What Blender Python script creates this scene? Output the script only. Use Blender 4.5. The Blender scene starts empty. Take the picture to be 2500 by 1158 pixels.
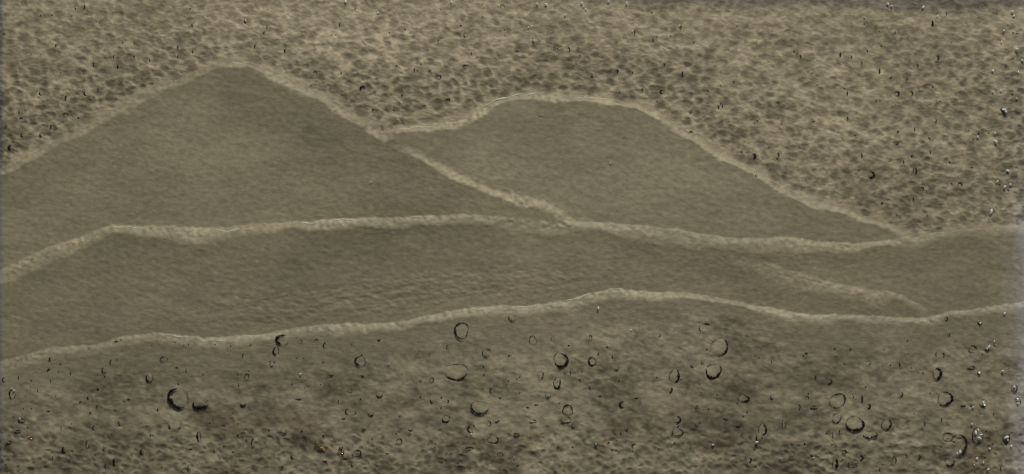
import bpy, bmesh, math, random
import numpy as np
from mathutils import Vector

# ------------------------------------------------------------------ camera, light, exposure
S = 1e-4                     # one unit of layout = 0.1 mm; the panel is a quarter of a metre wide
W, H = 2500.0, 1158.0
def X(px): return (px - W / 2) * S
def Y(py): return (H / 2 - py) * S

scene = bpy.context.scene
col = scene.collection
cam_d = bpy.data.cameras.new('camera')
cam = bpy.data.objects.new('camera', cam_d); col.objects.link(cam)
cam_d.lens = 90; cam_d.sensor_width = 36
cam_d.clip_start = 0.01; cam_d.clip_end = 50
cam.location = (0, 0, (W * S) * 90 / 36 + 8 * S)
scene.camera = cam

world = bpy.data.worlds.new('World'); scene.world = world
world.use_nodes = True
world.node_tree.nodes['Background'].inputs[0].default_value = (0.95, 0.97, 1.0, 1)
world.node_tree.nodes['Background'].inputs[1].default_value = 0.075

def area(name, loc, target, size, power, color):
    d = bpy.data.lights.new(name, 'AREA'); d.energy = power; d.color = color
    d.shape = 'RECTANGLE'; d.size = size[0]; d.size_y = size[1]
    o = bpy.data.objects.new(name, d); col.objects.link(o)
    o.location = loc
    o.rotation_euler = (Vector(target) - Vector(loc)).to_track_quat('-Z', 'Y').to_euler()
    return o
KEY = 38.0
area('key_light', (0.16, 1.05 * math.cos(math.radians(KEY)), 1.05 * math.sin(math.radians(KEY))),
     (0, 0, 0), (0.40, 0.22), 9.4, (1.0, 0.985, 0.9))  # soft key lamp from beyond the top edge
area('side_light', (0.75, 0.10, 0.22), (0.12, 0, 0), (0.06, 0.10), 0.22, (1.0, 0.97, 0.95))

scene.view_settings.view_transform = 'Standard'
scene.view_settings.look = 'None'
scene.view_settings.exposure = 0.0
scene.view_settings.gamma = 1.0
scene.render.engine = 'CYCLES'
scene.cycles.use_denoising = False
scene.cycles.max_bounces = 6
scene.cycles.transparent_max_bounces = 12

rng = np.random.default_rng(7)
random.seed(11)

# ------------------------------------------------------------------ the relief as heights (in layout units)
STEP = 1.9
PX0, PX1, PY0, PY1 = -60.0, 2560.0, -60.0, 1220.0
NX = int((PX1 - PX0) / STEP) + 1
NY = int((PY1 - PY0) / STEP) + 1
gx = PX0 + np.arange(NX) * STEP
gy = PY0 + np.arange(NY) * STEP
GX, GY = np.meshgrid(gx, gy)

def sstep(a, b, x):
    t = np.clip((x - a) / (b - a), 0, 1)
    return t * t * (3 - 2 * t)

FX = np.fft.fftfreq(NX, STEP)[None, :]
FY = np.fft.fftfreq(NY, STEP)[:, None]
def noise(lx, ly, ang=0.0, low=None):
    """smooth random field with correlation lengths lx, ly; ang turns it (degrees, down to the right)"""
    w = np.fft.fft2(rng.standard_normal((NY, NX)))
    c, s = math.cos(math.radians(ang)), math.sin(math.radians(ang))
    u, v = FX * c + FY * s, -FX * s + FY * c
    k = np.exp(-2 * (math.pi ** 2) * ((u * lx) ** 2 + (v * ly) ** 2))
    if low: k = k * (1 - np.exp(-2 * (math.pi ** 2) * ((u * low) ** 2 + (v * low) ** 2)))
    f = np.real(np.fft.ifft2(w * k))
    return f / f.std()

def smooth1(f, r):
    k = np.exp(-0.5 * (np.arange(-3 * r, 3 * r + 1) / r) ** 2); k /= k.sum()
    return np.convolve(np.pad(f, 3 * r, mode='edge'), k, 'valid')
def ridge(pts, jit=1.4, r=8):
    p = np.array(pts, float)
    f = smooth1(np.interp(gx, p[:, 0], p[:, 1]), r)
    n = smooth1(rng.standard_normal(NX), 2); n2 = smooth1(rng.standard_normal(NX), 10)
    return f + jit * 0.6 * n / n.std() + jit * 0.9 * n2 / n2.std()

rA = ridge([(-60,450),(0,413),(30,400),(80,372),(140,343),(200,313),(260,278),(320,240),(380,211),(440,195),(480,174),(520,158),(550,152),(575,150),(600,151),(635,159),
            (675,176),(720,201),(780,230),(830,258),(880,289),(920,315),(965,346),(1000,360),(1060,392),(1110,416),(1150,436),(1190,456),
            (1230,468),(1290,478),(1340,490),(1370,508),(1400,532),(1440,560),(1500,640),(1600,900),(2600,900)])
rB = ridge([(-60,900),(880,900),(925,360),(950,318),(985,311),(1050,307),(1110,295),(1150,280),(1170,262),(1210,246),(1260,236),(1310,226),(1360,227),
            (1420,234),(1480,241),(1530,251),(1580,266),(1630,289),(1680,318),(1720,350),(1760,374),(1810,402),(1850,422),(1900,448),
            (1950,473),(2000,493),(2060,508),(2110,526),(2150,543),(2200,563),(2260,600),(2400,900),(2600,900)], r=5)
rC = ridge([(-60,690),(0,656),(40,639),(100,607),(150,593),(200,575),(260,552),(330,548),(420,552),(520,559),(580,554),(640,546),(720,541),
            (800,537),(900,531),(1000,527),(1080,524),(1150,523),(1230,529),(1300,536),(1380,538),(1450,541),(1520,547),(1600,553),(1680,563),
            (1740,573),(1800,581),(1870,581),(1920,574),(1970,581),(2030,591),(2080,595),(2140,590),(2200,582),(2260,574),(2330,562),(2400,556),(2500,550),(2600,545)])
rE = ridge([(-60,800),(200,775),(380,752),(600,722),(720,720),(880,698),(1000,676),(1200,664),(1450,655),(1600,640),(1700,618),(1780,612),
            (1860,636),(1950,662),(2020,684),(2100,700),(2160,710),(2220,728),(2270,752),(2300,772),(2400,830),(2600,940)], jit=2, r=14)
rF = ridge([(-60,900),(0,882),(50,868),(120,848),(200,843),(260,833),(300,821),(350,811),(420,812),(480,821),(540,823),(600,816),(660,810),
            (720,800),(800,790),(880,792),(950,789),(1010,779),(1080,764),(1140,753),(1200,746),(1260,746),(1320,744),(1370,737),(1420,724),
            (1460,712),(1500,706),(1540,706),(1600,713),(1680,715),(1750,726),(1800,737),(1860,750),(1920,758),(1980,767),(2060,767),
            (2140,772),(2200,775),(2260,776),(2300,765),(2400,750),(2500,736),(2600,725)])

def dist(r):
    sl = np.gradient(smooth1(r, 6), STEP)
    return (GY - r[None, :]) / np.sqrt(1 + sl ** 2)[None, :]
dA, dB, dC, dE, dF = [dist(r) for r in (rA, rB, rC, rE, rF)]

# masks of who is in front
region = np.zeros((NY, NX), int)                 # 0 = sky field
region[dB > 0] = 1
region[dA > 0] = 2
region[dC > 0] = 3
region[(dE > 0)] = 4
region[dF > 0] = 5

def xamp(pts):
    p = np.array(pts, float); return np.interp(gx, p[:, 0], p[:, 1])[None, :]

wn = noise(60, 60); wn2 = np.clip(noise(22, 22), -2, 2)
z = np.zeros((NY, NX))
lip = np.zeros((NY, NX))
def lay(d, width, crest, L, amp, mode='roll', sub=0.26):
    """roll a rounded lip over what lies above it, then let it sink slowly"""
    global z, lip
    w = width * np.clip(1 + 0.22 * wn + 0.2 * wn2, 0.45, 1.6)
    a1 = np.clip(amp, 0, 1) * (1 + 0.3 * wn2)
    if mode == 'outer':                          # a ramp that steepens towards the slope and stops short
        t = np.clip(d / w, 0, 1)
        m = t ** 1.5 * (2.0 - t) / 1.0 * 0.5 + 0.5 * sstep(0, 1, t); end = w
        l = sstep(-0.7, 0.7, d / w) * (1 - sstep(0.6, 1.35, d / w)) * a1
    else:                                        # crisp upper edge, long soft fall off
        t = np.clip(d / (w * 1.5), 0, 1)
        m = (1 - (1 - t) ** 1.9) * sstep(0, 0.16, t + 0.05); end = w * 1.5
        l = sstep(-0.05, 0.25, d / w) * np.exp(-(np.clip(d - w * 0.3, 0, None) / (w * 0.8)) ** 1.5) * a1
    fall = np.clip(d - end, 0, None)
    prof = crest * amp * (0.08 + 0.92 * np.exp(-fall / L))
    k = np.clip(amp * 3, 0, 1)
    if mode == 'add':
        z = z + prof * m
    else:
        z = z * (1 - m * k) + (prof - 0.006 * fall) * m * k
        lip = np.where(d > -2, lip * (1 - sstep(0, 0.6, d / w) * k), lip)
    lip = np.maximum(lip, l)
lay(dB, 17, 10, 85, xamp([(0,1),(1500,1),(1700,.85),(2100,.8),(2200,.6),(2260,.3),(2600,.3)]), 'outer')
lay(dA, 17, 10, 100, xamp([(0,.6),(400,.62),(600,.75),(900,.85),(960,.7),(1000,.9),(2600,1)]), 'outer')
lay(dC, 18, 11.5, 70, xamp([(0,.7),(250,1),(1100,1.05),(1300,.7),(1380,.75),(1500,.9),(2150,1.0),(2260,.35),(2600,.3)]))
lay(dE, 24, 9, 80, xamp([(0,0),(380,.06),(700,.12),(1300,.10),(1650,.04),(1740,.16),(1840,.45),(1950,.62),(2180,.6),(2240,.4),(2290,.12),(2330,0),(2600,0)]), 'add')
lay(dF, 16, 11.5, 95, xamp([(0,.6),(400,.75),(1000,.85),(1400,.9),(2250,1.0),(2320,.5),(2500,.4),(2600,.35)]))

sky = (region == 0).astype(float)
fore = (region == 5).astype(float)
skyin = sstep(1, -22, np.where(region == 0, np.maximum.reduce([np.minimum(dA, 400), dB, dC]), 0))
skyin = skyin * sky

# --- long soft swells everywhere
z += 1.3 * noise(60, 45) + 0.22 * noise(20, 12)
# --- short grain everywhere: fine wrinkles lying along the ridges
grain_h = noise(4.6, 2.4, 4, low=12)
grain_d = noise(4.8, 2.4, 22, low=12)
g_mix = sstep(-0.6, 0.8, noise(160, 90))
grain = grain_h * g_mix + grain_d * (1 - g_mix)
grain_soft = noise(9, 4.5, 8, low=30)
z += 0.11 * grain + 0.16 * grain_soft * (1 - 0.4 * sky)
# --- crumbly lips
z += lip * (0.55 * noise(3.2, 2.8, low=9) + 0.5 * noise(12, 6))
# --- sky field: dimpled, knobbly resin
skyamp = xamp([(0,1),(900,1),(1600,.85),(2000,.62),(2600,.72)]) * (0.62 + 0.38 * sstep(0, 260, GY + 40)) * np.ones_like(GX)
kn = noise(7, 4.6, 0, low=20); kn2 = noise(13, 9, 4, low=34)
crease = np.exp(-(noise(11, 7, 6) / 0.24) ** 2) * sstep(-0.9, 0.9, noise(20, 14))                 # thin raised creases between the dimples
z += skyin * skyamp * (0.32 * kn + 0.5 * kn2 + 0.65 * crease + 0.26 * noise(3.2, 2.0, 4, low=8))
# --- wrinkled band in front of the middle slope
wr = sstep(40, 120, dC) * sstep(4, 30, -dF) * np.exp(-((GX - 1000) / 560.0) ** 4) * sstep(-25, 12, dE)
wr2 = sstep(10, 50, -dF) * sstep(-50, 5, dE - 20) * np.exp(-((GX - 2380) / 140.0) ** 4)
z += np.maximum(wr, wr2) * (0.24 * noise(5, 2.2, 16, low=14) + 0.24 * noise(15, 2.4, -9, low=24))
# --- foreground: cloudy, lumpy
fin = sstep(25, 150 + 30 * wn, dF) * fore
z += fin * (0.9 * noise(34, 28, low=90) + 0.6 * noise(9, 8, low=24) + 0.5 * crease + 0.22 * noise(4.5, 3, 10, low=12))
bot = sstep(1020, 1110, GY + 10 * wn) * fore
z += bot * (0.5 * noise(9, 6, low=26) + 0.5 * crease)

# --- pigment: stains and specks of the material, with painted light and shade
pig_light = 1 + 0.06 * noise(110, 60) + 0.035 * noise(26, 14) + 0.03 * grain
lipn = np.clip(0.95 + 0.35 * noise(26, 14) + 0.55 * noise(4, 3.4, low=12), 0, 2.4)
pig_light += 0.21 * lip * lipn + skyin * (0.26 * crease - 0.04 + 0.06 * noise(6, 3.8, 5, low=16) + 0.09 * noise(3.0, 1.9, 5, low=8) + 0.05 * noise(22, 12))  # lips and sky creases brightened in colour to look lit
pig_light *= np.where(region == 0, 1.06, 1.0)
pig_light *= 1 + wr * 0.06 * noise(7, 2.6, 14, low=16)
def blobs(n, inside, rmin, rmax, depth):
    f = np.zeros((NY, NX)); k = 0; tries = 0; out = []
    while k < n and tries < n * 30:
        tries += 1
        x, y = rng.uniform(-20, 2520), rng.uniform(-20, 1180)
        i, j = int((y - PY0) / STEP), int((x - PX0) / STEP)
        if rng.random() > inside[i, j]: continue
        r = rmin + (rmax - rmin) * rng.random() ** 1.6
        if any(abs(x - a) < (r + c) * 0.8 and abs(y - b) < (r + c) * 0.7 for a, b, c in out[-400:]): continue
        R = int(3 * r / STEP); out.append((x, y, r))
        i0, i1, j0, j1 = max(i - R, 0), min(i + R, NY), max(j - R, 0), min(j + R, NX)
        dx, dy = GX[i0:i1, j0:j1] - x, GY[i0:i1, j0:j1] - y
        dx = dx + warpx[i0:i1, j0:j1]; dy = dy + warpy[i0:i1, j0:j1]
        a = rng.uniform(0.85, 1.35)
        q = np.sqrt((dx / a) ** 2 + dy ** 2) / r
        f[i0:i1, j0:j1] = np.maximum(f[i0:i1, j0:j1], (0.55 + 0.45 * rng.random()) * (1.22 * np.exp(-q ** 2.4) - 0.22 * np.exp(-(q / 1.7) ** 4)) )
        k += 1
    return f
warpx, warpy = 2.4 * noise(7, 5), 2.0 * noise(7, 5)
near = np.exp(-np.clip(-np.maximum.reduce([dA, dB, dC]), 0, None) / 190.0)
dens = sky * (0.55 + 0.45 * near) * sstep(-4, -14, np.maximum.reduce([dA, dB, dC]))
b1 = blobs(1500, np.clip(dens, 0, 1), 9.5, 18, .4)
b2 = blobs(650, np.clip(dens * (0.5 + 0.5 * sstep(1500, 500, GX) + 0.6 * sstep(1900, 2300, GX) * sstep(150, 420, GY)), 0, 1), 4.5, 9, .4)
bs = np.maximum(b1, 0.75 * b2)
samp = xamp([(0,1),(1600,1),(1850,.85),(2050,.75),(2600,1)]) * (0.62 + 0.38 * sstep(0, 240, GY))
pig_light *= 1 - 0.66 * bs * samp  # shade of the sky hollows painted dark into the colour
pig_light += sky * 0.04
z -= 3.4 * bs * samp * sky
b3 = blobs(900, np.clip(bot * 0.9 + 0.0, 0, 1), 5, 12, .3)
pig_light *= 1 - 0.55 * b3 * (1 - 0.4 * sstep(-.5, 1.5, wn))
pig_light *= 1 + 0.10 * bot
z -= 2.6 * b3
cl = 0.5 * noise(26, 24)
def patches(lst, sign):
    # milky (pale) and brownish (dark) clouds cast into the resin, plus one painted shadow
    global cl
    for (x, y, rx, ry, a) in lst:
        q = ((GX - x + 5 * warpx) / rx) ** 2 + ((GY - y + 5 * warpy) / ry) ** 2
        cl = cl + sign * a * np.exp(-q)
patches([(30,975,28,28,1.3),(190,915,45,28,1),(262,900,24,28,1.3),(375,930,36,22,1.3),(458,962,42,22,2),(500,975,26,18,1.5),(398,1000,26,18,1.2),
         (600,975,18,18,1.2),(490,1062,36,18,1.2),(1113,908,34,28,2),(1171,990,34,28,2),(1195,870,60,42,1.2),(1290,905,48,36,1.3),(1500,835,85,45,1),(1730,820,48,34,1.6),
         (1620,945,48,32,1.2),(1369,879,24,22,1.6),(1742,905,26,20,2),(1300,1020,48,24,1),(692,1048,40,18,1.2),(862,1090,40,24,1.6),(815,1010,36,24,1.2),(745,1018,34,22,1.2),
         (1990,850,55,30,1.2),(2048,980,30,24,1.6),(2087,1035,24,20,1.6),(2290,880,45,28,1.2),(2316,1062,26,16,1.8),(2265,1090,60,16,1),(1010,900,45,30,.9),(70,1080,30,16,.8),(1380,1002,18,16,1.6),(1127,807,20,20,1.6)], 1)
patches([(230,1100,60,22,1),(600,1085,50,24,1),(760,1085,40,26,1.3),(860,1120,60,16,1.2),(1600,1030,40,24,1.1),(1700,1040,36,24,1.2),(1770,1035,34,26,1.4),(1960,1040,60,30,1.3),(2270,1100,60,30,1.3),(2150,1110,60,30,1),(1560,985,50,30,.9),(1250,800,70,26,.8)], -1)  # last entry paints the soft shadow below a bubble
pig_light *= 1 + fin * (0.25 * np.tanh(0.95 * cl) + 0.065 * noise(12, 10, low=36) + 0.13 * crease + 0.07 * noise(6, 4, 8, low=16) + 0.07 * noise(3, 2, 8, low=8)) - 0.08 * fin
pig_light *= 1 + (1 - sky) * 0.035 * noise(5, 2.8, 10, low=14) + (1 - sky) * 0.03 * noise(2.6, 1.9, low=7)
z += fin * 0.8 * np.tanh(cl)
rust = np.clip(fin * sstep(940, 1040, GY) * sstep(0.5, 1.6, noise(30, 22)) + 0.25 * sstep(0.8, 2, noise(90, 60)), 0, 1)
# right side sheen and shaded upper right edge, painted as a violet tint
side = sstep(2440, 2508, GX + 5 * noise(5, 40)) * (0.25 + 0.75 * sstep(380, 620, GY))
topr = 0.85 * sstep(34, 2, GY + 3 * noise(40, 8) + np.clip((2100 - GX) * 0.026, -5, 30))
edge_shading = np.clip(np.maximum(side, 0.5 * topr), 0, 1)
pig_light *= 1 - 0.48 * topr
pig_light *= 1 + 0.30 * side
left = sstep(7, 2, GX); edge_shading = np.maximum(edge_shading, left * 0.8); pig_light *= 1 - 0.15 * left
z -= 26 * sstep(2488, 2560, GX) ** 2 + 18 * sstep(0, -60, GY) + 24 * sstep(4, -50, GX) + 20 * sstep(1170, 1220, GY)
z = np.maximum(z, -40)
pig_light = np.clip(pig_light, 0.25, 1.7)

def height(px, py):
    j = min(max((px - PX0) / STEP, 0), NX - 1); i = min(max((py - PY0) / STEP, 0), NY - 1)
    return float(z[int(i), int(j)])

# ------------------------------------------------------------------ materials
def nodes(m):
    m.use_nodes = True
    nt = m.node_tree; nt.nodes.clear()
    return nt, nt.nodes, nt.links
def resin(name, tint, rough=0.5, bump=0.35, coat=0.04, fine=1.0):
    m = bpy.data.materials.new(name); nt, N, L = nodes(m)
    out = N.new('ShaderNodeOutputMaterial'); p = N.new('ShaderNodeBsdfPrincipled')
    L.new(p.outputs[0], out.inputs[0])
    tc = N.new('ShaderNodeTexCoord')
    def nz(scale, detail, rgh, sx=1.0, sy=1.0, rot=0.0):
        mp = N.new('ShaderNodeMapping'); mp.inputs['Scale'].default_value = (sx, sy, 1); mp.inputs['Rotation'].default_value = (0, 0, rot)
        t = N.new('ShaderNodeTexNoise'); t.inputs['Scale'].default_value = scale
        t.inputs['Detail'].default_value = detail; t.inputs['Roughness'].default_value = rgh
        L.new(tc.outputs['Object'], mp.inputs[0]); L.new(mp.outputs[0], t.inputs['Vector'])
        return t.outputs['Fac']
    def attr(n):
        a = N.new('ShaderNodeAttribute'); a.attribute_name = n; return a.outputs['Fac']
    def mth(op, a, b):
        x = N.new('ShaderNodeMath'); x.operation = op
        for k, v in enumerate((a, b)):
            if isinstance(v, (int, float)): x.inputs[k].default_value = v
            else: L.new(v, x.inputs[k])
        return x.outputs[0]
    def mix(f, a, b, mode='MIX'):
        x = N.new('ShaderNodeMix'); x.data_type = 'RGBA'; x.blend_type = mode
        if isinstance(f, (int, float)): x.inputs[0].default_value = f
        else: L.new(f, x.inputs[0])
        for k, v in ((6, a), (7, b)):
            if isinstance(v, tuple): x.inputs[k].default_value = (*v, 1)
            else: L.new(v, x.inputs[k])
        return x.outputs[2]
    f1 = nz(900, 5, 0.62, 0.8, 1.25, 0.12)
    f2 = nz(2600, 3, 0.6, 0.7, 1.3)
    f3 = nz(60, 3, 0.55)
    v = mth('MULTIPLY', attr('pigment_light'), mth('ADD', 0.62, mth('MULTIPLY', f1, 0.54 * fine)))
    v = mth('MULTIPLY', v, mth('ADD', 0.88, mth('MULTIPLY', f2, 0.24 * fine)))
    base = mix(f3, tint, (tint[0] * 1.03, tint[1] * 0.985, tint[2] * 1.08))
    base = mix(attr('rust'), base, (0.215, 0.175, 0.118))
    base = mix(attr('edge_shading'), base, (0.30, 0.277, 0.262))
    sc = N.new('ShaderNodeVectorMath'); sc.operation = 'SCALE'
    L.new(base, sc.inputs[0]); L.new(v, sc.inputs['Scale'])
    L.new(sc.outputs[0], p.inputs['Base Color'])
    p.inputs['Roughness'].default_value = rough
    p.inputs['Coat Weight'].default_value = coat; p.inputs['Coat Roughness'].default_value = 0.28
    p.inputs['Specular IOR Level'].default_value = 0.18
    b = N.new('ShaderNodeBump'); b.inputs['Strength'].default_value = bump; b.inputs['Distance'].default_value = 0.00022
    hsum = mth('ADD', mth('MULTIPLY', nz(1300, 4, 0.65, 0.75, 1.35, 0.1), 1.0), mth('MULTIPLY', nz(3300, 2, 0.5), 0.35))
    L.new(hsum, b.inputs['Height']); L.new(b.outputs[0], p.inputs['Normal'])
    return m
M_sky = resin('spot_shaded_resin', (0.385, 0.336, 0.220), 0.5, 0.6)
M_B = resin('smooth_resin_far', (0.312, 0.281, 0.182), 0.6, 0.30)
M_A = resin('smooth_resin_left', (0.299, 0.268, 0.170), 0.6, 0.34)
M_C = resin('smooth_resin_middle', (0.290, 0.259, 0.164), 0.6, 0.30)
M_E = resin('wrinkled_resin', (0.292, 0.259, 0.165), 0.52, 0.42)
M_F = resin('cloudy_resin', (0.305, 0.271, 0.178), 0.48, 0.42)

def simple(name, color, rough=0.5, coat=0.0, alpha=1.0, spec=0.5):
    m = bpy.data.materials.new(name); nt, N, L = nodes(m)
    out = N.new('ShaderNodeOutputMaterial'); p = N.new('ShaderNodeBsdfPrincipled')
    t = N.new('ShaderNodeTexNoise'); t.inputs['Scale'].default_value = 700; t.inputs['Detail'].default_value = 3
    tc = N.new('ShaderNodeTexCoord'); L.new(tc.outputs['Object'], t.inputs['Vector'])
    r = N.new('ShaderNodeMix'); r.data_type = 'RGBA'
    r.inputs[6].default_value = (*[c * 0.75 for c in color], 1); r.inputs[7].default_value = (*[min(1, c * 1.25) for c in color], 1)
    L.new(t.outputs['Fac'], r.inputs[0]); L.new(r.outputs[2], p.inputs['Base Color'])
    p.inputs['Roughness'].default_value = rough; p.inputs['Coat Weight'].default_value = coat
    p.inputs['Specular IOR Level'].default_value = spec
    if alpha < 1:
        tr = N.new('ShaderNodeBsdfTransparent'); mx = N.new('ShaderNodeMixShader'); mx.inputs[0].default_value = alpha
        L.new(tr.outputs[0], mx.inputs[1]); L.new(p.outputs[0], mx.inputs[2]); L.new(mx.outputs[0], out.inputs[0])
    else: L.new(p.outputs[0], out.inputs[0])
    return m
M_shade_and_hole = simple('dark_edge_shade', (0.010, 0.006, 0.007), 0.45, 0.0, spec=0.2)  # refraction shade at bubble edges, given as a dark colour
M_edge_shade_b = simple('brown_edge_shade', (0.035, 0.018, 0.010), 0.35, 0.0, spec=0.3)  # same painted edge shade in brown
M_bub = simple('clear_bubble', (0.50, 0.46, 0.34), 0.5, 0.0, 0.04)
M_bubp = simple('milky_bubble', (0.60, 0.54, 0.38), 0.6, 0.0, 0.20, 0.1)
M_glint = simple('white_glint', (0.88, 0.88, 0.84), 0.15, 0.6)  # white colour stands in for sparkle
M_amber = simple('amber_chip', (0.75, 0.36, 0.06), 0.2, 0.5)
M_red = simple('rusty_fleck', (0.10, 0.03, 0.012), 0.4)
M_fib = simple('pale_fibre', (0.55, 0.53, 0.42), 0.5)
M_fibd = simple('dark_fibre', (0.10, 0.085, 0.06), 0.6)
M_streak = simple('pale_glint', (0.56, 0.53, 0.40), 0.55, 0.0)  # glint lines on the crests, given as a pale colour
M_body = simple('slab_body', (0.24, 0.23, 0.2), 0.5)
M_table = simple('grey_tabletop', (0.12, 0.115, 0.12), 0.6)

# ------------------------------------------------------------------ the panel
root = bpy.data.objects.new('resin_plaque', None); col.objects.link(root)
root['label'] = 'olive grey cast resin plaque with layered mountain ridges, dimpled sky and trapped bubbles'
root['category'] = 'relief plaque'
root.empty_display_size = 0.05

def part(name, me, mat, parent=root, label=None, kind=None):
    if mat and not me.materials: me.materials.append(mat)
    o = bpy.data.objects.new(name, me); col.objects.link(o)
    if parent: o.parent = parent
    if label: o['label'] = label
    if kind: o['kind'] = kind
    return o

cell = region[:-1, :-1]
V = np.stack([(GX - W / 2) * S, (H / 2 - GY) * S, z * S], -1).reshape(-1, 3)
PIG_LIGHT = pig_light.reshape(-1); RUST = rust.reshape(-1); EDGE_SHADING = edge_shading.reshape(-1)
idx = np.arange(NY * NX).reshape(NY, NX)
Q = np.stack([idx[:-1, :-1], idx[1:, :-1], idx[1:, 1:], idx[:-1, 1:]], -1)
def field(name, k, mat, label):
    q = Q[cell == k]
    used, inv = np.unique(q, return_inverse=True)
    inv = inv.reshape(-1)
    me = bpy.data.meshes.new(name)
    me.vertices.add(len(used)); me.vertices.foreach_set('co', V[used].astype(np.float32).ravel())
    me.loops.add(len(inv)); me.loops.foreach_set('vertex_index', inv.astype(np.int32))
    n = len(q); me.polygons.add(n)
    me.polygons.foreach_set('loop_start', np.arange(0, 4 * n, 4, dtype=np.int32))
    me.update(calc_edges=True)
    for nm, arr in (('pigment_light', PIG_LIGHT), ('rust', RUST), ('edge_shading', EDGE_SHADING)):
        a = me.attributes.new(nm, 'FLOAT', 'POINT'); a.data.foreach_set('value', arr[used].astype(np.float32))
    me.polygons.foreach_set('use_smooth', np.ones(n, dtype=bool)); me.update()
    return part(name, me, mat, label=label)
field('sky_field', 0, M_sky, 'knobbly sky with shade painted in its hollows, filling the top of the panel')
field('mountain_relief', 1, M_B, 'smooth rounded mountain on the right')
field('mountain_relief', 2, M_A, 'tall smooth mountain on the left')
field('foothill_relief', 3, M_C, 'long middle slope with a pale lip')
field('foothill_relief', 4, M_E, 'wrinkled low slope behind the foreground')
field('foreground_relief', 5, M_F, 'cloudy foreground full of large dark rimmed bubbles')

# body of the slab under the relief
bm = bmesh.new()
x0, x1, y0, y1 = X(PX0 + 4), X(PX1 - 4), Y(PY1 - 4), Y(PY0 + 4)
bmesh.ops.create_cube(bm, size=1)
for v in bm.verts:
    v.co = Vector((x1 if v.co.x > 0 else x0, y1 if v.co.y > 0 else y0, (-42 if v.co.z > 0 else -160) * S))
bmesh.ops.bevel(bm, geom=bm.edges[:], offset=6 * S, segments=3, affect='EDGES')
me = bpy.data.meshes.new('backing'); bm.to_mesh(me); bm.free(); part('backing', me, M_body)
# closed skirt joining the relief to the body
def skirt():
    ring = ([idx[0, j] for j in range(0, NX, 6)] + [idx[i, NX - 1] for i in range(0, NY, 6)] +
            [idx[NY - 1, j] for j in range(NX - 1, -1, -6)] + [idx[i, 0] for i in range(NY - 1, -1, -6)])
    top = [V[i] for i in ring]; n = len(top)
    vs = [tuple(p) for p in top] + [(p[0], p[1], -60 * S) for p in top]
    fs = [(i, i + n, (i + 1) % n + n, (i + 1) % n) for i in range(n)]
    me = bpy.data.meshes.new('side_edge'); me.from_pydata(vs, [], fs); me.update(); part('side_edge', me, M_body)
skirt()

# ------------------------------------------------------------------ bubbles: clear bead + crescent painted for the dark refraction at its edge
def bead_mesh(rx, ry, rz, lump):
    bm = bmesh.new(); bmesh.ops.create_icosphere(bm, subdivisions=2, radius=1)
    ph = random.uniform(0, 6.28); ph2 = random.uniform(0, 6.28)
    for v in bm.verts:
        a = math.atan2(v.co.y, v.co.x)
        k = 1 + lump * (0.6 * math.sin(2 * a + ph) + 0.4 * math.sin(3 * a + ph2))
        v.co.x *= rx * k * S; v.co.y *= ry * k * S
        v.co.z = math.copysign(abs(v.co.z) ** 0.8, v.co.z) * rz * S
    for f in bm.faces: f.smooth = True
    me = bpy.data.meshes.new('bubble'); bm.to_mesh(me); bm.free()
    return me, (lump, ph, ph2)
def crescent_mesh(rx, ry, a0, a1, th, sh, full):
    lump, ph, ph2 = sh
    n = max(8, int((a1 - a0) / 7)); vs = []; fs = []; SEG = 6
    j1, j2 = random.uniform(0, 6.28), random.uniform(0, 6.28)
    for i in range(n + 1):
        t = i / n; a = math.radians(a0 + (a1 - a0) * t)
        k = 1 + lump * (0.6 * math.sin(2 * a + ph) + 0.4 * math.sin(3 * a + ph2))
        prof = 0.22 + 0.85 * (0.5 + 0.5 * math.sin(a * 1.0 + j1)) ** 1.5 if full else max(0.06, math.sin(math.pi * t)) ** 0.65
        prof *= 1 + 0.3 * math.sin(5 * a + j2) + 0.25 * math.sin(13 * a + j1)
        r = (0.62 if th > 3 else 0.55) * th * prof
        c = Vector((math.cos(a) * (rx * k - 0.4 * r), math.sin(a) * (ry * k - 0.4 * r), 0))
        d = Vector((math.cos(a), math.sin(a), 0))
        for s in range(SEG):
            b = 2 * math.pi * s / SEG
            p = c + d * (math.cos(b) * r) + Vector((0, 0, math.sin(b) * r * 0.6))
            vs.append((p.x * S, p.y * S, p.z * S))
    for i in range(n):
        for s in range(SEG):
            fs.append((i * SEG + s, (i + 1) * SEG + s, (i + 1) * SEG + (s + 1) % SEG, i * SEG + (s + 1) % SEG))
    if not full:
        fs.append(tuple(range(SEG))[::-1] if False else tuple(range(SEG))); fs.append(tuple(n * SEG + s for s in range(SEG))[::-1])
    me = bpy.data.meshes.new('crescent'); me.from_pydata(vs, [], fs)
    me.polygons.foreach_set('use_smooth', [True] * len(fs)); me.update()
    return me
def bubble(x, y, rx, ry, a0, a1, th, pale=False, brown=False, label=None, rot=0):
    big = max(rx, ry)
    rz = min(rx, ry) * (0.20 if big > 9 else 0.3)
    me, sh = bead_mesh(rx, ry, rz, random.uniform(.09, .17) if big > 9 else 0.08)
    o = part('air_bubble', me, M_bubp if pale else M_bub, label=label)
    o.location = (X(x), Y(y), (height(x, y) + rz * 0.45 + 0.4) * S)
    o.rotation_euler.z = math.radians(rot)
    c = part('edge_shading', crescent_mesh(rx, ry, a0, a1, th, sh, a1 - a0 >= 355), M_edge_shade_b if brown else M_shade_and_hole, parent=o)
    c.location = (0, 0, (rz * 0.2 + 0.5) * S)
    if big > 8 and a1 - a0 < 350:
        b0 = a1 + random.uniform(8, 40); b1_ = min(a0 + 352, b0 + random.uniform(60, 150))
        if b1_ > b0 + 25:
            c2 = part('edge_shading', crescent_mesh(rx, ry, b0, b1_, 1.5, sh, False), M_edge_shade_b, parent=o); c2.location = c.location
    return o
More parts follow.
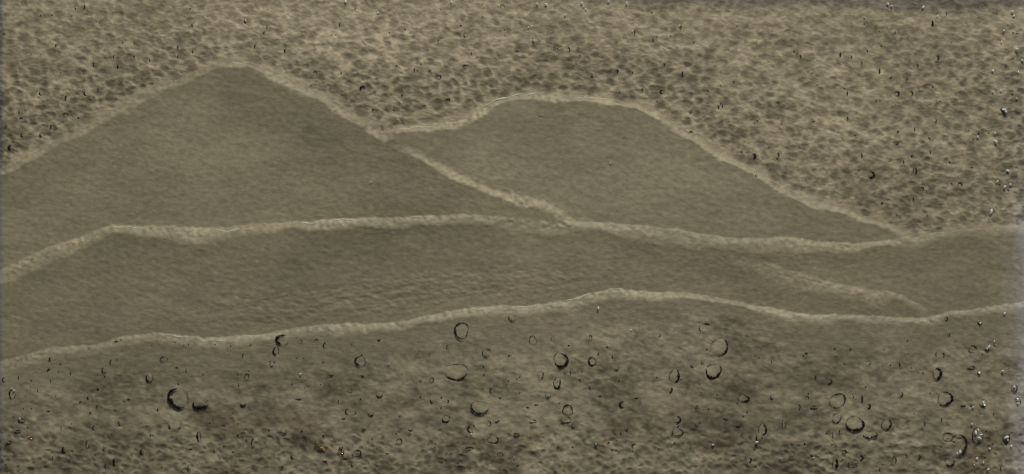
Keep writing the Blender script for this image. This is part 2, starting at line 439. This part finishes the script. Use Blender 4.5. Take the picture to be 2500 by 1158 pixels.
BIG = [
 (436,972,25,23,95,305,8,0,0,'large pale bubble with a thick black hook round its left and bottom'),
 (490,985,19,12,165,345,7,0,0,'wide bubble with a thick black lower edge'),
 (365,923,9,9,110,320,3.6,1,0,None),(400,877,9,6,40,310,1.8,0,0,None),(273,884,5,5,80,250,2.4,0,0,None),
 (255,903,7,7,110,320,2.2,0,0,None),(124,877,4,4,80,270,3.2,0,0,None),(120,906,5,5,50,200,3.2,0,0,None),
 (175,911,4,5,120,240,2.2,0,0,None),(11,927,5,5,80,290,2.4,0,0,None),(30,963,7,12,80,265,3,1,0,'tall pale bubble with a white glint at the left edge'),
 (47,923,3,4,80,260,2,0,0,None),(125,931,3,4,110,270,2,0,0,None),(93,954,2.4,3,90,290,2,0,0,None),(215,972,3.2,3.2,90,300,2.6,0,0,None),
 (240,949,4,3,120,300,2.8,0,0,None),(313,978,4,3,0,160,2.4,0,0,None),(304,980,3,2.5,120,300,2.2,0,0,None),(238,994,3,4,80,230,2.6,0,0,None),
 (386,1000,2.6,2.6,90,300,2.4,0,0,None),(52,1027,9,5,150,330,2.6,0,1,None),(42,1054,10,3,190,340,2.6,0,1,None),
 (20,1080,9,4,190,340,2.6,0,0,None),(118,1003,4,2,190,350,2.6,0,0,None),(150,1045,2.2,4,90,260,2,0,0,None),
 (157,1098,6,7,100,300,4.2,0,0,None),(213,1085,4,9,80,250,3,0,1,None),(255,1099,5,5,140,330,3,0,0,None),(279,1128,4,8,90,290,4.5,0,0,None),
 (258,1138,4,5,90,270,3,0,1,None),(348,1104,6,7,100,290,4.2,0,1,None),(230,1045,5,5,80,270,2.6,0,0,None),(296,1034,8,6,110,260,2.4,0,0,None),
 (426,1042,15,7,140,225,3.6,1,0,'flat pale bubble with a black left end'),(485,1066,5,11,95,280,4.2,0,0,None),
 (592,985,7,7,185,355,3.4,1,0,None),(602,920,5.5,7,0,360,2,0,0,None),(456,905,3,5,80,280,2,0,0,None),(431,900,4,3,0,150,2,0,0,None),
 (596,868,4,4,70,250,2,0,0,None),(611,842,2,2.4,0,360,1.6,0,0,None),(603,1075,3,3,90,290,2,0,0,None),(618,1081,5,10,60,215,3,0,1,None),
 (546,1091,2.6,2.6,0,360,1.6,0,0,None),(368,1064,3,3,90,290,2.4,0,0,None),(460,1143,2.4,6,90,280,2.6,0,1,None),(283,837,8,4,25,155,2.4,0,0,None),
 (129,1119,3,3,90,290,2,0,0,None),
 (690,830,14,13,50,265,6.2,1,0,'round bubble with a heavy black left crescent just under the foreground ridge'),
 (674,857,7,10,100,285,3.6,0,0,None),(734,833,4.5,4,0,360,1.2,0,0,None),(773,832,5,4,0,190,1.6,0,0,None),
 (796,843,6,7,80,250,2.4,0,0,None),(880,882,12,12,80,270,3.4,1,0,'round bubble with a thin dark left edge'),
 (925,826,5,5,200,350,2.2,0,0,None),(1127,807,18,18,15,290,4,1,0,'large round pale bubble with a gap in its black ring, below the ridge'),
 (1113,908,27,21,195,350,3.4,1,0,'largest pale grey bubble with an uneven dark lower edge'),
 (1171,996,20,16,125,355,4,1,0,'pale oval bubble with a black lower left edge'),
 (1095,847,5,5,60,300,1.4,0,0,None),(1188,861,10,11,130,330,2.2,0,0,None),(1054,928,5.5,5.5,0,360,1.7,0,0,None),(1027,930,3.6,3,0,360,1.5,0,0,None),
 (807,914,8,4,190,350,2.4,0,0,None),(926,964,8,6,175,360,3,1,0,None),(885,916,4,3,180,340,2.2,0,0,None),(728,973,8,3,195,345,2.4,0,0,None),
 (855,1006,13,8,115,255,2.8,0,0,None),(905,1009,7,7,175,365,2.8,0,0,None),(838,1021,4.5,3,180,350,2.8,0,0,None),
 (1088,1024,9,8,150,350,3.6,1,0,None),(1056,979,6,5,145,290,3,0,0,None),(1092,980,3.6,4,-110,90,2.6,0,0,None),
 (1151,1048,9,11,90,320,3.8,0,0,None),(1194,1034,4,6,0,360,1.8,0,0,None),(1212,1029,4,3,180,370,2.6,0,0,None),
 (1203,1075,13,9,-170,80,3.2,1,0,None),(1146,1096,9,4,-30,200,2.2,0,0,None),(1201,954,5,6,70,260,2.6,0,0,None),(1221,969,4,4,180,350,2,0,0,None),
 (974,1079,7,8,0,360,1.6,0,0,None),(690,1053,11,6,195,345,2.8,0,1,None),(788,1066,3,2.6,0,360,2.4,0,0,None),(836,1101,4,9,60,260,4,0,1,None),
 (795,1125,8,3,170,300,2.8,0,0,None),(871,1108,11,8,-120,140,2.8,0,0,None),(715,1116,5,5,110,300,2.6,0,0,None),(663,892,4,3,190,350,2,0,0,None),
 (656,1050,2.6,2.6,0,360,2,0,0,None),(736,1055,2.8,2.8,0,360,2.2,0,0,None),(975,1016,2.4,2.4,0,360,1.8,0,0,None),(1002,1048,5,4,175,360,2.4,0,0,None),
 (889,1046,5,4,175,350,2,0,0,None),(854,954,6,5,0,360,1.1,0,0,None),(945,1106,5,3,175,350,2.2,0,0,None),(860,1136,3,3,90,330,2.2,0,0,None),
 (1251,776,9,8,125,330,2.2,1,0,None),(1221,1111,8,6,-30,200,1.6,0,0,None),(828,981,3,4,80,260,1.8,0,0,None),
 (1301,831,9,10,0,360,1.9,1,0,'thin ringed bubble beneath the ridge'),(1350,827,4.6,4.6,0,360,1,0,0,None),(1442,825,3.4,6.4,0,360,1.8,0,0,None),
 (1369,879,17,17,-160,100,6,1,0,'round bubble with a thick black ring open at upper left'),
 (1446,883,9,11,0,360,4.2,0,0,'small round bubble with a full black ring'),(1320,915,7,9,0,360,2,0,0,None),(1389,912,5,6,-80,70,2.2,0,0,None),
 (1360,936,9,13,-200,50,4.2,1,0,None),(1338,962,8,8,190,350,2.4,0,0,None),(1386,1002,14,11,0,360,3.4,1,0,'oval bubble with a dark ring all round'),
 (1383,1026,12,8,170,350,3,0,0,None),(1400,1041,4.5,4.5,100,340,2.6,0,0,None),(1520,989,7,8,60,320,4.2,0,0,None),(1554,970,4.5,3.5,180,360,2.6,0,0,None),
 (1647,918,13,14,-85,65,6,1,0,'pale bubble with one black crescent on its right'),(1635,952,7,7,-100,60,4,0,0,None),
 (1722,800,16,10,35,125,2.8,0,0,None),(1756,847,21,21,-100,55,4,1,0,'wide pale bubble with a long thin crescent on its right'),
 (1742,906,20,16,-205,45,5.2,1,0,'large oval bubble with a black bowl shaped lower edge'),(1691,894,4,3,120,330,2.6,0,0,None),(1716,883,3.6,5,0,360,1.4,0,0,None),
 (1816,973,13,8,-120,90,4.2,1,0,'oval pale bubble with a black right tip'),(1703,995,4,4,0,360,2,0,0,None),(1654,1025,8,8,-130,110,4,1,0,None),
 (1655,1056,14,8,-100,90,3,1,0,None),(1703,1036,5,5,150,330,1.6,0,0,None),(1773,1021,8,4,185,320,2.6,0,0,None),(1803,1038,6,5,190,355,2.6,0,0,None),
 (1862,1049,9,14,-90,80,4,1,0,None),(1854,1069,8,9,130,280,3.6,0,0,None),(1823,1007,2.6,4,-90,90,2.2,0,0,None),(1548,1090,5,5,30,250,2.4,0,0,None),
 (1829,1124,6,6,-90,90,3.8,1,0,None),(1300,1029,10,4,190,350,2,0,0,None),(1310,987,5,3,190,350,2.2,0,0,None),(1289,993,4,3,170,340,2.2,0,0,None),
 (1260,1062,9,4,190,350,2.6,0,0,None),(1455,1086,3.6,4,-60,150,2.2,0,0,None),(1741,1089,4,4,180,380,2.4,0,0,None),(1806,1081,4,4,190,360,2,0,0,None),
 (1505,901,5,4,190,380,2.2,0,0,None),(1498,870,4,4,100,300,2,0,0,None),(1608,818,5,4,-100,60,2,0,0,None),(1518,1059,2.6,4,90,270,2,0,0,None),
 (1414,931,3,4,-60,120,2,0,0,None),(1441,946,3,3,100,340,2.2,0,0,None),(1465,966,4,2.6,190,350,2,0,0,None),
 (2310,778,4.4,4.4,-160,150,2.2,0,0,None),(2393,787,6,5,160,350,3,0,0,None),(2317,818,3,3,0,360,2,0,0,None),(2376,853,11,8,5,120,3,0,0,None),
 (2410,851,7,4,180,350,2.6,0,0,None),(2288,865,3,5,90,280,2,0,0,None),(2302,867,4,6,-90,110,2.4,0,0,None),
 (2289,913,10,13,-135,130,6,1,0,'bubble near the right side with a thick black C shaped edge facing left'),
 (2308,974,17,17,-140,110,5,1,0,'large round bubble near the right side with a dark right edge'),
 (2371,898,11,4,180,330,2.6,0,0,None),(2391,909,5,5,180,350,3,0,0,None),(2477,949,7,9,0,360,2.6,1,0,None),(2486,981,7,10,0,360,2.4,1,0,None),
 (2045,979,20,17,-50,160,3.4,1,0,'pale bubble with an arched black upper edge'),(2043,1021,11,12,-170,40,2.6,1,0,None),
 (2087,1035,21,18,-190,70,5.6,1,0,'large pale bubble with a thick black lower and right edge'),(2103,974,4,8,-90,90,4,0,0,None),
 (2121,993,5,6,-120,90,4.2,0,0,None),(2125,1061,16,9,-170,40,4,1,0,None),(2165,1038,12,12,-100,70,4.4,1,0,None),(2025,931,6.5,6,-160,70,2.6,0,0,None),
 (1993,922,3.4,3.4,0,360,2.2,0,0,None),(1969,859,4.4,4,180,350,2.4,0,0,None),(2075,852,2.6,2.2,0,360,1.6,0,0,None),(1950,994,4.6,6,-80,110,2.2,0,0,None),
 (1885,970,3.6,4.6,100,360,2.4,0,0,None),(1970,971,5.5,4,-60,150,1.8,0,0,None),(1987,995,9,4,185,350,2.8,0,0,None),(2200,963,4.6,4.6,-140,80,2.6,0,0,None),
 (2353,989,7,4,190,350,2.8,0,0,None),(2401,984,9,9,190,350,3,1,0,None),(2373,990,3,3,0,360,2,0,0,None),(2198,895,2.4,4,0,360,1.8,0,0,None),
 (2031,1063,4,8,-80,80,2.4,0,0,None),(2048,1054,3,4,-80,90,2.4,0,0,None),(1914,1036,5,10,90,260,2,0,0,None),(2063,1104,4.6,4.6,0,360,2.6,0,0,None),
 (2102,1119,7,6,-100,110,3.4,0,0,None),(2080,1136,8,8,130,350,2.2,0,0,None),(2040,1134,6,13,-85,85,6,0,0,'slim upright black crescent at the bottom edge'),
 (2184,1124,6,7,-90,160,2.6,0,0,None),(2208,1116,8,6,-60,160,2.2,1,0,None),(2242,1117,6,6,-100,60,3,0,0,None),(2320,1129,11,10,-170,40,3,0,0,None),
 (2340,1088,20,28,-80,75,5,0,1,'tall brown rimmed crescent in the bottom right corner'),(2316,1068,13,11,20,150,2.4,0,0,None),
 (2388,1064,14,18,0,360,2.8,1,0,'glinting pale bubble in the bottom right corner'),(2459,1071,8,12,-200,60,3.6,1,0,None),(2448,1144,4,8,90,260,2,0,0,None),
 (2263,1036,5,5,90,260,2.4,0,0,None),(2298,1026,3,4,-90,90,2.4,0,0,None),
]
for (x, y, rx, ry, a0, a1, th, pale, brown, lab) in BIG:
    bubble(x, y, rx, ry, a0, a1, th * 0.9, bool(pale), bool(brown), lab)
SKYB = [ # x, y, rx, ry, a0, a1, th
 (885,216,6,6,-10,230,4),(698,124,4,5,90,260,3),(769,180,6,6,0,150,1.6),(1071,188,6.4,5,0,360,2.2),(1094,244,4.2,4.2,0,360,2.4),(981,234,2.6,2.6,0,360,1.8),
 (1137,84,5.5,5,0,360,1.2),(1227,17,5,7,-20,200,1.4),(1149,131,2.6,4,-60,100,2.2),(1136,161,8,3,20,160,2.4),(1013,169,2,4,90,270,2),(1071,100,2.4,4,80,260,2),
 (831,59,3,4,90,270,2),(208,228,4.6,4,90,300,3),(161,239,3,5.5,60,260,3.2),(159,281,7,5,-10,170,2),(229,156,3,5,90,280,2.6),(288,163,3,4.6,90,280,3.2),
 (185,18,2.6,4,90,270,2),(208,16,3,6,90,270,2.4),(470,61,3,4,90,290,2.4),(433,116,2.2,3.4,0,360,2),(435,138,3,4,90,280,2.4),(471,126,2.6,5,90,280,2.4),
 (623,114,2.6,5,60,240,2.4),(599,51,4,4,90,320,2),(98,228,4,4,90,320,2.6),(50,290,3.4,3.4,-30,200,2.2),(53,330,3.4,4,90,320,2.8),(99,330,4,3.4,90,330,2.8),
 (124,311,3,4,60,270,2.6),(23,360,4.6,5,60,300,3.4),(363,148,2,4,-90,90,2),(278,138,2.2,4,90,270,2),(137,111,2.2,4,90,270,2.2),(47,273,2.6,5,90,270,2),
 (240,219,2.6,3.6,90,270,2),(1687,273,4,3.4,0,360,2.4),(1616,224,4.2,4.2,40,340,3),(1507,173,3,2.8,0,360,2.6),(1688,324,5,3.6,0,200,2.4),
 (1840,380,6,5,-100,110,4.2),(1847,429,2.6,3,0,360,2.2),(1665,179,2.8,4,-90,120,2.8),(1388,121,4,5,-90,130,2.4),(1351,118,5,4.6,0,360,.9),
 (1303,101,3,3,100,330,2.2),(1263,127,5,4,-10,180,1.6),(1548,79,3,6,-90,90,2.4),(1660,66,4,6,-90,90,2.4),(1597,96,3,4,90,300,2),(1570,218,2,3,0,360,2),
 (1753,261,3.4,3.4,-100,130,2.4),(1763,260,2.4,4,-90,90,2.2),(1791,200,2.2,4,-90,90,2.2),(1446,185,2.8,2.8,0,360,2),(1621,157,3,3,-80,130,2.2),
 (2276,57,4,7,-90,90,4),(2289,142,4,7,-90,110,3.2),(2051,133,3,6,-90,90,3.2),(1954,138,3,4,-90,110,2.4),(2079,139,2.4,4,-90,90,2.2),(2147,174,2.4,8,-90,90,3.4),
 (2068,228,2.4,6,-90,100,3),(2191,228,6,5.4,0,360,3),(2225,228,5,6,-90,110,2.8),(2237,161,6,6,-60,90,2),(2128,426,7.4,7.4,-160,120,3.4),(2235,417,4,9,-90,80,2.8),
 (2103,379,3,7,-90,80,2.6),(2069,289,3,4,-80,120,2.4),(1900,378,3.4,5,-90,120,2.4),(2453,266,8,7,150,340,3.4),(2345,450,5,5,-60,200,3),(2253,461,3.6,4,-90,150,2.4),
 (2230,487,2.2,5,-90,90,2.2),(2155,497,2.4,2.8,0,360,2.2),(2206,396,2.4,4,-90,120,2.4),(2228,382,2.4,2.6,0,360,2.2),(2271,372,2.2,4.4,-90,90,2),
 (2233,316,2.2,5,-90,90,2),(2213,193,3.4,4.6,-80,80,1.8),(2151,112,2,3,-90,90,2.4),(2185,79,2,3.4,-90,90,2.2),(2311,33,2.2,6,-90,90,1.8),(1900,253,4,4,-20,180,1.8),
 (2103,154,3.6,3.6,-60,120,2.2),(2285,295,2.4,5,-90,90,2.2),(2388,328,3,5,-90,90,2.4),(2191,350,2.6,2.8,0,360,2),(2193,322,2.4,2,0,360,1.8),
]
for b in SKYB: bubble(*b)

# many pinholes, too small to pick apart: one part
def pinholes(n, test, name, label):
    vs, fs = [], []
    k = 0
    while k < n:
        x, y = random.uniform(5, 2490), random.uniform(5, 1150)
        if not test(x, y): continue
        k += 1
        r = random.uniform(0.8, 2.0); a = random.uniform(0, 6.28); e = random.uniform(1, 2.2)
        zz = height(x, y) + 0.6; o = len(vs)
        ca, sa = math.cos(a), math.sin(a)
        for (u, v, w) in ((-e, 0, 0), (-.4 * e, .8, .2), (.5 * e, .7, 0), (e, 0, 0), (.3 * e, -.7, .2), (-.5 * e, -.6, 0), (0, 0, .9), (0, 0, -.9)):
            vs.append((X(x + r * (u * ca - v * sa)), Y(y + r * (u * sa + v * ca)), (zz + w * r) * S))
        for i in range(6):
            fs.append((o + i, o + (i + 1) % 6, o + 6)); fs.append((o + (i + 1) % 6, o + i, o + 7))
    me = bpy.data.meshes.new(name); me.from_pydata(vs, [], fs); me.update()
    part(name, me, M_shade_and_hole, label=label, kind='stuff')
def reg(x, y): return region[int((y - PY0) / STEP), int((x - PX0) / STEP)]
pinholes(150, lambda x, y: reg(x, y) == 0, 'sky_pinholes', 'tiny dark pinholes scattered in the dimpled sky')
pinholes(210, lambda x, y: reg(x, y) == 5 and y > 830, 'foreground_pinholes', 'tiny dark pinholes scattered in the foreground')

# ------------------------------------------------------------------ white chips added as painted glints, amber and rusty flecks
def chip(x, y, r, mat, name='painted_glint', label=None, ex=1.6):
    bm = bmesh.new(); bmesh.ops.create_icosphere(bm, subdivisions=1, radius=1)
    a = random.uniform(0, 6.28)
    for v in bm.verts:
        v.co *= random.uniform(0.6, 1.15)
        p = Vector((v.co.x * ex, v.co.y * 0.9, v.co.z * 0.9))
        v.co = Vector((p.x * math.cos(a) - p.y * math.sin(a), p.x * math.sin(a) + p.y * math.cos(a), p.z)) * r * S
    me = bpy.data.meshes.new(name); bm.to_mesh(me); bm.free()
    o = part(name, me, mat, label=label); o.location = (X(x), Y(y), (height(x, y) + r * 0.9 + 3) * S)
CH = [(2453,268,3.4),(2456,272,2.6),(2432,345,2.6),(2461,417,2.6),(2421,515,2.8),(2419,521,2),(2454,456,2.4),(2468,450,1.8),(2483,120,2.6),(2497,147,2.2),
 (2425,172,1.8),(2446,102,1.6),(2452,75,1.6),(2473,28,2),(2476,38,1.5),(2484,240,1.7),(2445,220,1.6),(2425,223,1.6),(2487,175,1.4),(2388,333,2),(2430,325,1.5),(2436,443,1.8),
 (2393,789,1.7),(2414,847,3),(2410,852,2),(2391,911,2.4),(2448,906,2.4),(2476,944,2.2),(2486,975,2.6),(2486,985,2),(2401,984,2.8),(2404,990,2),(2376,994,1.6),(2452,765,1.6),(2428,833,1.6),
 (2383,1056,3),(2392,1070,3.4),(2389,1050,2),(2396,1062,2.2),(2459,1068,3),(2462,1076,2),(2470,1090,1.8),(2345,1104,3),(2338,1108,2),(2386,1120,2.2),(2380,1136,1.8),(2413,1147,2.4),
 (2402,1130,1.6),(2418,1096,1.6),(2374,1036,1.7),(1848,1080,3),(1641,1083,1.8),(1741,1086,1.8),(1455,1084,1.6),(1461,751,2.4),(1312,8,2),(1333,10,2.2),(1421,7,2.4),
 (1430,22,1.8),(1425,15,1.5),(1380,36,1.8),(1486,3,2.2),(1531,7,2),(1290,66,1.4),(1298,64,1.6),(1660,62,1.8),(1544,75,1.8),(599,50,2),(923,30,1.8),(844,2,2.4),(2168,8,2.4),
 (2178,14,1.8),(2255,17,2.4),(2290,38,1.6),(1102,4,1.8),(185,18,1.3),(1182,14,1.4),(906,444,1.3),(1491,398,1.2),(36,953,2),(30,948,1.4),(48,1022,2),(734,913,2),(950,888,1.4),(1151,1060,1.8),(867,178,1.3),(1541,806,1.2),
 (2124,1068,1.8),(1906,1118,1.5),(1987,1118,1.5),(1152,1149,1.4)]
for i, (x, y, r) in enumerate(CH):
    chip(x, y, r * (1.35 if x > 2300 else 1.15), M_glint)
for (x, y, r) in [(70,1067,2.2),(76,1072,1.8),(785,1094,3),(791,1098,2.2),(212,1090,1.4),(836,1108,1.8),(352,1110,1.5)]:
    chip(x, y, r, M_amber, 'amber_chip', ex=2)
for (x, y, r) in [(772,1085,3),(779,1090,3.2),(770,1078,2.4),(829,1094,3),(838,1106,3.4),(797,1092,2)]:
    chip(x, y, r, M_red, 'rusty_fleck', ex=1.5)

# ------------------------------------------------------------------ pale strands painted as glints along the lips, and stray fibres
def strand(name, pts, r, mat, parent=root, label=None, wob=1.0, gap=0.0):
    """thin uneven strand following a line of layout points"""
    P = []
    for (a, b) in zip(pts[:-1], pts[1:]):
        n = max(2, int(math.hypot(b[0] - a[0], b[1] - a[1]) / 4))
        for i in range(n): P.append((a[0] + (b[0] - a[0]) * i / n, a[1] + (b[1] - a[1]) * i / n))
    P.append(pts[-1]); n = len(P); vs, fs = [], []; SEG = 6
    ph = [random.uniform(0, 6.28) for _ in range(4)]
    for i, (x, y) in enumerate(P):
        t = i / (n - 1)
        y2 = y + wob * (1.2 * math.sin(i * .55 + ph[0]) + .9 * math.sin(i * .23 + ph[1]))
        rr = r * (0.25 + min(1, 4 * min(t, 1 - t))) * (0.75 + .3 * math.sin(i * .8 + ph[2]) + .2 * math.sin(i * .33 + ph[3]))
        rr = max(rr, 0.15 * r)
        hz = height(x, y2) + 0.3 * r
        for s in range(SEG):
            b = 2 * math.pi * s / SEG
            vs.append((X(x), Y(y2 + math.cos(b) * rr), (hz + math.sin(b) * rr * .7) * S))
    for i in range(n - 1):
        for s in range(SEG):
            fs.append((i * SEG + s, i * SEG + (s + 1) % SEG, (i + 1) * SEG + (s + 1) % SEG, (i + 1) * SEG + s))
    me = bpy.data.meshes.new(name); me.from_pydata(vs, [], fs)
    me.polygons.foreach_set('use_smooth', [True] * len(fs)); me.update()
    return part(name, me, mat, parent=parent, label=label)
def follow(r, x0, x1, off, dx=14):
    xs = list(np.arange(x0, x1, dx)) + [x1]
    return [(float(x), float(np.interp(x, gx, r)) + off) for x in xs]
for (r, a, b, off, th) in [(rC,262,345,6,1.5),(rC,500,640,9,1.2),(rC,690,905,5,1.5),(rC,985,1075,4,1.0),(rF,395,465,6,1.6),(rF,480,560,9,1.2),(rF,590,640,4,1.1),
                           (rF,1370,1470,2,1.5),(rF,1476,1525,1,1.3),(rF,1225,1360,4,1.1),(rF,1100,1215,5,1.0),(rB,965,1060,4,1.6),(rB,1085,1135,5,1.4),(rB,1170,1320,-2,1.7),
                           (rB,1390,1500,3,1.1),(rA,560,610,4,.9)]:
    strand('glint_strand', follow(r, a, b, off), th, M_streak)
def hair(name, pts, r, mat, label, group=None):
    o = strand(name, pts, r, mat, parent=None, label=label, wob=0.2)
    o['category'] = 'fibre'
hair('fibre', [(1253,523),(1257,520),(1262,518),(1267,513)], 0.8, M_fib, 'short pale curled fibre lying on the dark slope left of the ridge junction')
hair('fibre', [(1309,281),(1316,284),(1322,284),(1330,282)], 0.6, M_fibd, 'short dark curved fibre below the crest of the right mountain')
hair('fibre', [(1519,341),(1520,337),(1524,335),(1533,340)], 0.6, M_fibd, 'tiny dark hooked fibre in the middle of the right mountain')
hair('fibre', [(1400,386),(1402,383),(1406,383)], 0.7, M_fib, 'very short pale fibre on the smooth right mountain')

# ------------------------------------------------------------------ the surface it lies on
bm = bmesh.new(); bmesh.ops.create_cube(bm, size=1)
for v in bm.verts: v.co = Vector((v.co.x * 1.2, v.co.y * 0.8, -160 * S - 0.001 + (v.co.z - 0.5) * 0.03))
bmesh.ops.bevel(bm, geom=bm.edges[:], offset=0.003, segments=3, affect='EDGES')
me = bpy.data.meshes.new('tabletop'); bm.to_mesh(me); bm.free()
t = part('tabletop', me, M_table, parent=None, kind='structure'); t.location.z = 0.001
